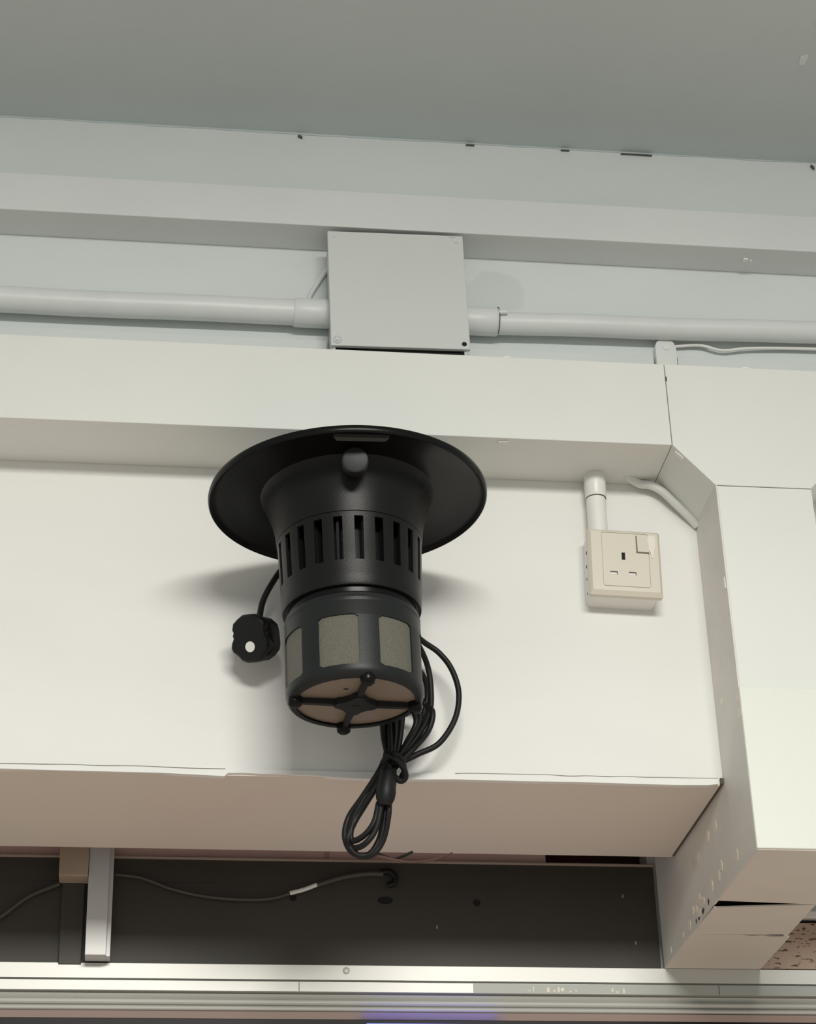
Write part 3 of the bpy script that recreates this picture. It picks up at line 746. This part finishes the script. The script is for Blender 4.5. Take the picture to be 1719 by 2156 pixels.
# ------------------------------------------------------------------ power cord and plug
trap_inv = (Matrix.Translation(trap.location) @ trap.rotation_euler.to_matrix().to_4x4()).inverted()
def on_trap(o):
    o.parent = trap; o.matrix_parent_inverse = trap_inv; return o
RC = 0.0034
cords = {
 'outer': [[0.285, -0.085, 2.5620], [0.3011, -0.07, 2.5605], [0.322, -0.05, 2.5543], [0.3403, -0.045, 2.5432], [0.3545, -0.045, 2.5222], [0.3615, -0.045, 2.4923], [0.3555, -0.045, 2.4593], [0.3362, -0.045, 2.4294], [0.3112, -0.045, 2.4154], [0.2919, -0.045, 2.4051], [0.280, -0.052, 2.397]],
 's1': [[0.300, -0.075, 2.5560], [0.3131, -0.06, 2.5474], [0.3264, -0.04, 2.5298], [0.3306, -0.035, 2.5019], [0.328, -0.035, 2.4718], [0.3126, -0.04, 2.4397], [0.2892, -0.045, 2.4079], [0.278, -0.05, 2.396]],
 's2': [[0.300, -0.07, 2.520], [0.3068, -0.06, 2.523], [0.323, -0.04, 2.5115], [0.3265, -0.03, 2.4919], [0.3202, -0.03, 2.4678], [0.306, -0.04, 2.4395], [0.2865, -0.045, 2.4079], [0.276, -0.055, 2.396]],
 's3': [[0.300, -0.055, 2.505], [0.3075, -0.05, 2.4995], [0.3224, -0.03, 2.4858], [0.3309, -0.04, 2.4697], [0.3245, -0.04, 2.4458], [0.3038, -0.05, 2.4177], [0.2828, -0.05, 2.3953]],
 's4': [[0.3010, -0.045, 2.480], [0.3120, -0.04, 2.4760], [0.3160, -0.04, 2.4600], [0.3030, -0.045, 2.4330], [0.2850, -0.05, 2.4030]],
 'b1': [[0.2700, -0.05, 2.50], [0.2709, -0.05, 2.4638], [0.2725, -0.045, 2.4366], [0.2773, -0.045, 2.4076], [0.2760, -0.05, 2.392]],
 'b2': [[0.2790, -0.045, 2.50], [0.2790, -0.045, 2.4699], [0.2795, -0.05, 2.4346], [0.2799, -0.05, 2.4057], [0.276, -0.055, 2.385]],
 'b3': [[0.2880, -0.05, 2.50], [0.2875, -0.05, 2.4701], [0.2865, -0.045, 2.437], [0.2827, -0.045, 2.4078], [0.279, -0.05, 2.39]],
 'b4': [[0.2960, -0.045, 2.50], [0.2951, -0.05, 2.4703], [0.2917, -0.045, 2.4371], [0.286, -0.045, 2.4078], [0.281, -0.05, 2.392]],
 'b5': [[0.2750, -0.04, 2.50], [0.2750, -0.04, 2.4638], [0.2765, -0.04, 2.4366], [0.2793, -0.04, 2.4076]],
 'l1': [[0.2765, -0.05, 2.4153], [0.2735, -0.05, 2.4083], [0.2639, -0.05, 2.3881], [0.2468, -0.04, 2.3631], [0.2331, -0.03, 2.3441], [0.2280, -0.03, 2.3215], [0.2358, -0.03, 2.3028], [0.2531, -0.035, 2.2975], [0.2656, -0.04, 2.3147], [0.2705, -0.045, 2.3391], [0.2725, -0.05, 2.3597]],
 'l2': [[0.2799, -0.05, 2.4214], [0.2779, -0.05, 2.4114], [0.2687, -0.045, 2.3844], [0.2526, -0.035, 2.3595], [0.2388, -0.025, 2.3376], [0.2335, -0.025, 2.319], [0.2420, -0.03, 2.2995], [0.2573, -0.035, 2.2979], [0.2695, -0.04, 2.313], [0.2750, -0.05, 2.3373], [0.2760, -0.055, 2.3579]],
 'l3': [[0.2757, -0.055, 2.4037], [0.2727, -0.055, 2.3977], [0.2588, -0.045, 2.3757], [0.2433, -0.035, 2.3508], [0.2345, -0.035, 2.3254], [0.2369, -0.035, 2.3142], [0.2487, -0.045, 2.3175], [0.2591, -0.05, 2.3312], [0.2648, -0.05, 2.354]],
 'l4': [[0.2757, -0.055, 2.395], [0.2747, -0.055, 2.392], [0.2559, -0.045, 2.3642], [0.2416, -0.035, 2.3423], [0.2311, -0.035, 2.3169], [0.2362, -0.03, 2.3077], [0.2484, -0.045, 2.3066], [0.2609, -0.05, 2.3231], [0.2678, -0.055, 2.3521]],
 'b6': [[0.2830, -0.04, 2.50], [0.2835, -0.04, 2.4638], [0.2830, -0.04, 2.4366], [0.2800, -0.04, 2.4000]],
 's5': [[0.3040, -0.05, 2.474], [0.3110, -0.042, 2.4560], [0.2980, -0.045, 2.4280], [0.2830, -0.05, 2.4010]],
 'l5': [[0.2765, -0.05, 2.4083], [0.2615, -0.045, 2.3811], [0.2446, -0.038, 2.3541], [0.2330, -0.03, 2.3301], [0.2310, -0.03, 2.3130], [0.2440, -0.033, 2.2975], [0.2620, -0.037, 2.3040], [0.2705, -0.045, 2.3291], [0.2738, -0.05, 2.3557]],
 'm4': [[0.2770, -0.052, 2.4000], [0.2720, -0.052, 2.3800], [0.2700, -0.052, 2.3494]],
 'm1': [[0.2760, -0.058, 2.3921], [0.2750, -0.062, 2.3673], [0.2710, -0.057, 2.3494]],
 'm2': [[0.2708, -0.055, 2.3921], [0.2668, -0.058, 2.3673], [0.2665, -0.055, 2.3494]],
 'm3': [[0.2820, -0.055, 2.3921], [0.2800, -0.058, 2.3673], [0.2740, -0.055, 2.3504]],
}
bm = new_bm()
for k, v in cords.items(): tube(bm, v, RC, 12)
tube(bm, [[0.272, -0.058, 2.4101], [0.2820, -0.064, 2.4020], [0.2925, -0.060, 2.3916], [0.2950, -0.055, 2.3830], [0.2895, -0.052, 2.3795], [0.2815, -0.055, 2.3857], [0.2760, -0.058, 2.397]], 0.0034)
tube(bm, [[0.2690, -0.055, 2.3990], [0.2790, -0.062, 2.4075], [0.2895, -0.060, 2.4040], [0.2945, -0.05, 2.3930], [0.2900, -0.045, 2.3840]], 0.0034)
def taper(pts, a, b):
    n = len(smooth_path(pts)); return [a + (b-a)*i/(n-1) for i in range(n)]
e1 = [[0.2538, -0.032, 2.3022], [0.267, -0.03, 2.3000], [0.2831, -0.02, 2.2990], [0.2952, -0.01, 2.3059], [0.3089, 0.01, 2.3184]]
tube(bm, e1, taper(e1, 0.0022, 0.0016), 8)
cord = on_trap(link('power_cord', bm, M['rubber'], smooth=True))
bm = new_bm()
tube(bm, [(0.2745, -0.056, 2.3880), (0.2735, -0.057, 2.3760), (0.2722, -0.057, 2.3640), (0.2712, -0.057, 2.3560), (0.2705, -0.056, 2.3480)], [0.0085, 0.0105, 0.0115, 0.0105, 0.0070], 16, smooth=False)
on_trap(link('tie_wrap', bm, M['rubber'], smooth=True))
e2 = [[0.2616, -0.032, 2.2990], [0.2782, -0.025, 2.2974], [0.3015, -0.01, 2.2993], [0.3274, 0.02, 2.3115], [0.3486, 0.05, 2.3271], [0.3657, 0.08, 2.3434]]
bm = new_bm(); tube(bm, e2, taper(e2, 0.0020, 0.0010), 8)
on_trap(link('cord_tail', bm, M['red_cord'], smooth=True, label='thin brown cord tail'))

bm = new_bm(); tube(bm, [[0.1909, -0.075, 2.690], [0.1759, -0.06, 2.6655], [0.1575, -0.05, 2.6467], [0.1434, -0.045, 2.6254], [0.1334, -0.045, 2.602], [0.1290, -0.050, 2.5740]], 0.0037)
on_trap(link('plug_lead', bm, M['rubber'], smooth=True))
nb = Vector((-0.52, -0.72, -0.38)).normalized()     # the back of the plug faces this way
upv = Vector((0.14, 0, 1.0)); vv = (upv - nb * upv.dot(nb)).normalized(); uu = vv.cross(nb).normalized()
if uu.x < 0: uu = -uu
C0 = Vector((0.1175, -0.057, 2.5500))
def plug_loft(bm, loops):
    rings = []
    for s, dep, sh in loops:
        rings.append([bm.verts.new(C0 + uu*(u*s - sh*1.2) + vv*(v*s + sh) - nb*dep) for u, v in outline])
    for a, b in zip(rings, rings[1:]):
        n = len(a)
        for i in range(n): bm.faces.new((a[i], a[(i+1) % n], b[(i+1) % n], b[i]))
    bm.faces.new(rings[0]); bm.faces.new(rings[-1])
half = [(0.0, 0.0275), (0.008, 0.0270), (0.014, 0.0235), (0.0205, 0.0185), (0.0225, 0.0115), (0.0210, 0.0075), (0.0225, 0.0040), (0.0215, 0.0005), (0.0245, -0.0050), (0.0255, -0.0110), (0.0235, -0.0155), (0.0175, -0.0200), (0.0125, -0.0260), (0.0065, -0.0285), (0.0, -0.0288)]
outline = half + [(-u, v) for u, v in half[-2:0:-1]]
bm = new_bm(); plug_loft(bm, [(0.90, -0.0010, 0), (0.97, 0.0005, 0), (1.0, 0.0030, 0), (1.0, 0.0110, 0)])
plug = on_trap(link('power_plug', bm, M['rubber'], smooth=35, label='black three-pin plug with a white dot'))
half = [(0.0, 0.0245), (0.010, 0.0240), (0.017, 0.0215), (0.0235, 0.0150), (0.0250, 0.0060), (0.0250, -0.0080), (0.0230, -0.0150), (0.016, -0.0215), (0.009, -0.0250), (0.0, -0.0252)]
outline = half + [(-u, v) for u, v in half[-2:0:-1]]
bm = new_bm(); plug_loft(bm, [(0.98, 0.0108, -0.001), (1.02, 0.0205, -0.002), (0.98, 0.0245, -0.002)])
link('plug_base', bm, M['rubber'], smooth=35, parent=plug)
bm = new_bm(); n = 24
c = C0 + uu*0.0010 + vv*(-0.0105)
a = [bm.verts.new(c + (uu*math.cos(2*PI*k/n) + vv*math.sin(2*PI*k/n))*0.0062 + nb*0.0016) for k in range(n)]
b = [bm.verts.new(c + (uu*math.cos(2*PI*k/n) + vv*math.sin(2*PI*k/n))*0.0062 + nb*0.0005) for k in range(n)]
bm.faces.new(a); bm.faces.new(b)
for k in range(n): bm.faces.new((a[k], a[(k+1) % n], b[(k+1) % n], b[k]))
link('fuse_dot', bm, M['sticker'], label='round white dot', parent=plug)
for (u, v, wu, wv, L) in ((0, -0.013, 0.002, 0.004, 0.022), (-0.011, 0.0095, 0.0032, 0.002, 0.017), (0.011, 0.0095, 0.0032, 0.002, 0.017)):
    bm = new_bm()
    P = [C0 + uu*(u + su*wu) + vv*(v + sv*wv) - nb*dd for dd in (0.0225, 0.0245 + L) for su, sv in ((-1,-1), (1,-1), (1,1), (-1,1))]
    v8 = [bm.verts.new(p) for p in P]
    for q in ((0,1,2,3),(4,5,6,7),(0,1,5,4),(1,2,6,5),(2,3,7,6),(3,0,4,7)): bm.faces.new([v8[i] for i in q])
    link('pin', bm, M['rubber'], parent=plug)

# ------------------------------------------------------------------ small marks on wall and ceiling
bm = new_bm()
for (x, z, w, h, s) in ((0.1827, 3.3315, 0.0030, 0.0010, -1), (0.5493, 3.3340, 0.006, 0.0003, 0), (0.6498, 3.3338, 0.022, 0.0003, 0), (0.4165, 3.3335, 0.006, 0.0003, 0), (0.9013, 3.3305, 0.0022, 0.0016, -1)):
    poly_y(bm, [(x - w, z + h*(1 - s)), (x + w, z + h*(1 + s)), (x + w, z - h*(1 - s) + h*s), (x - w, z - h*(1 + s)*0.5)], -0.0042, -0.0005)
struct('trim_5', bm, mat('dark_chip', (0.12, 0.12, 0.11), 0.9))
bm = new_bm()
for (cx, cy, s) in ((0.8275, -0.2104, 1.0), (0.8330, -0.285, 1.6)):
    rnd = random.Random(int(cx*1000)); n = 9
    vs = [(cx + 0.006*s*math.cos(2*PI*k/n)*rnd.uniform(.6, 1.1), cy + 0.012*s*math.sin(2*PI*k/n)*rnd.uniform(.6, 1.1)) for k in range(n)]
    poly_z(bm, vs, ZC - 0.0015, ZC + 0.0005)
struct('trim_6', bm, M['wall_upper'])
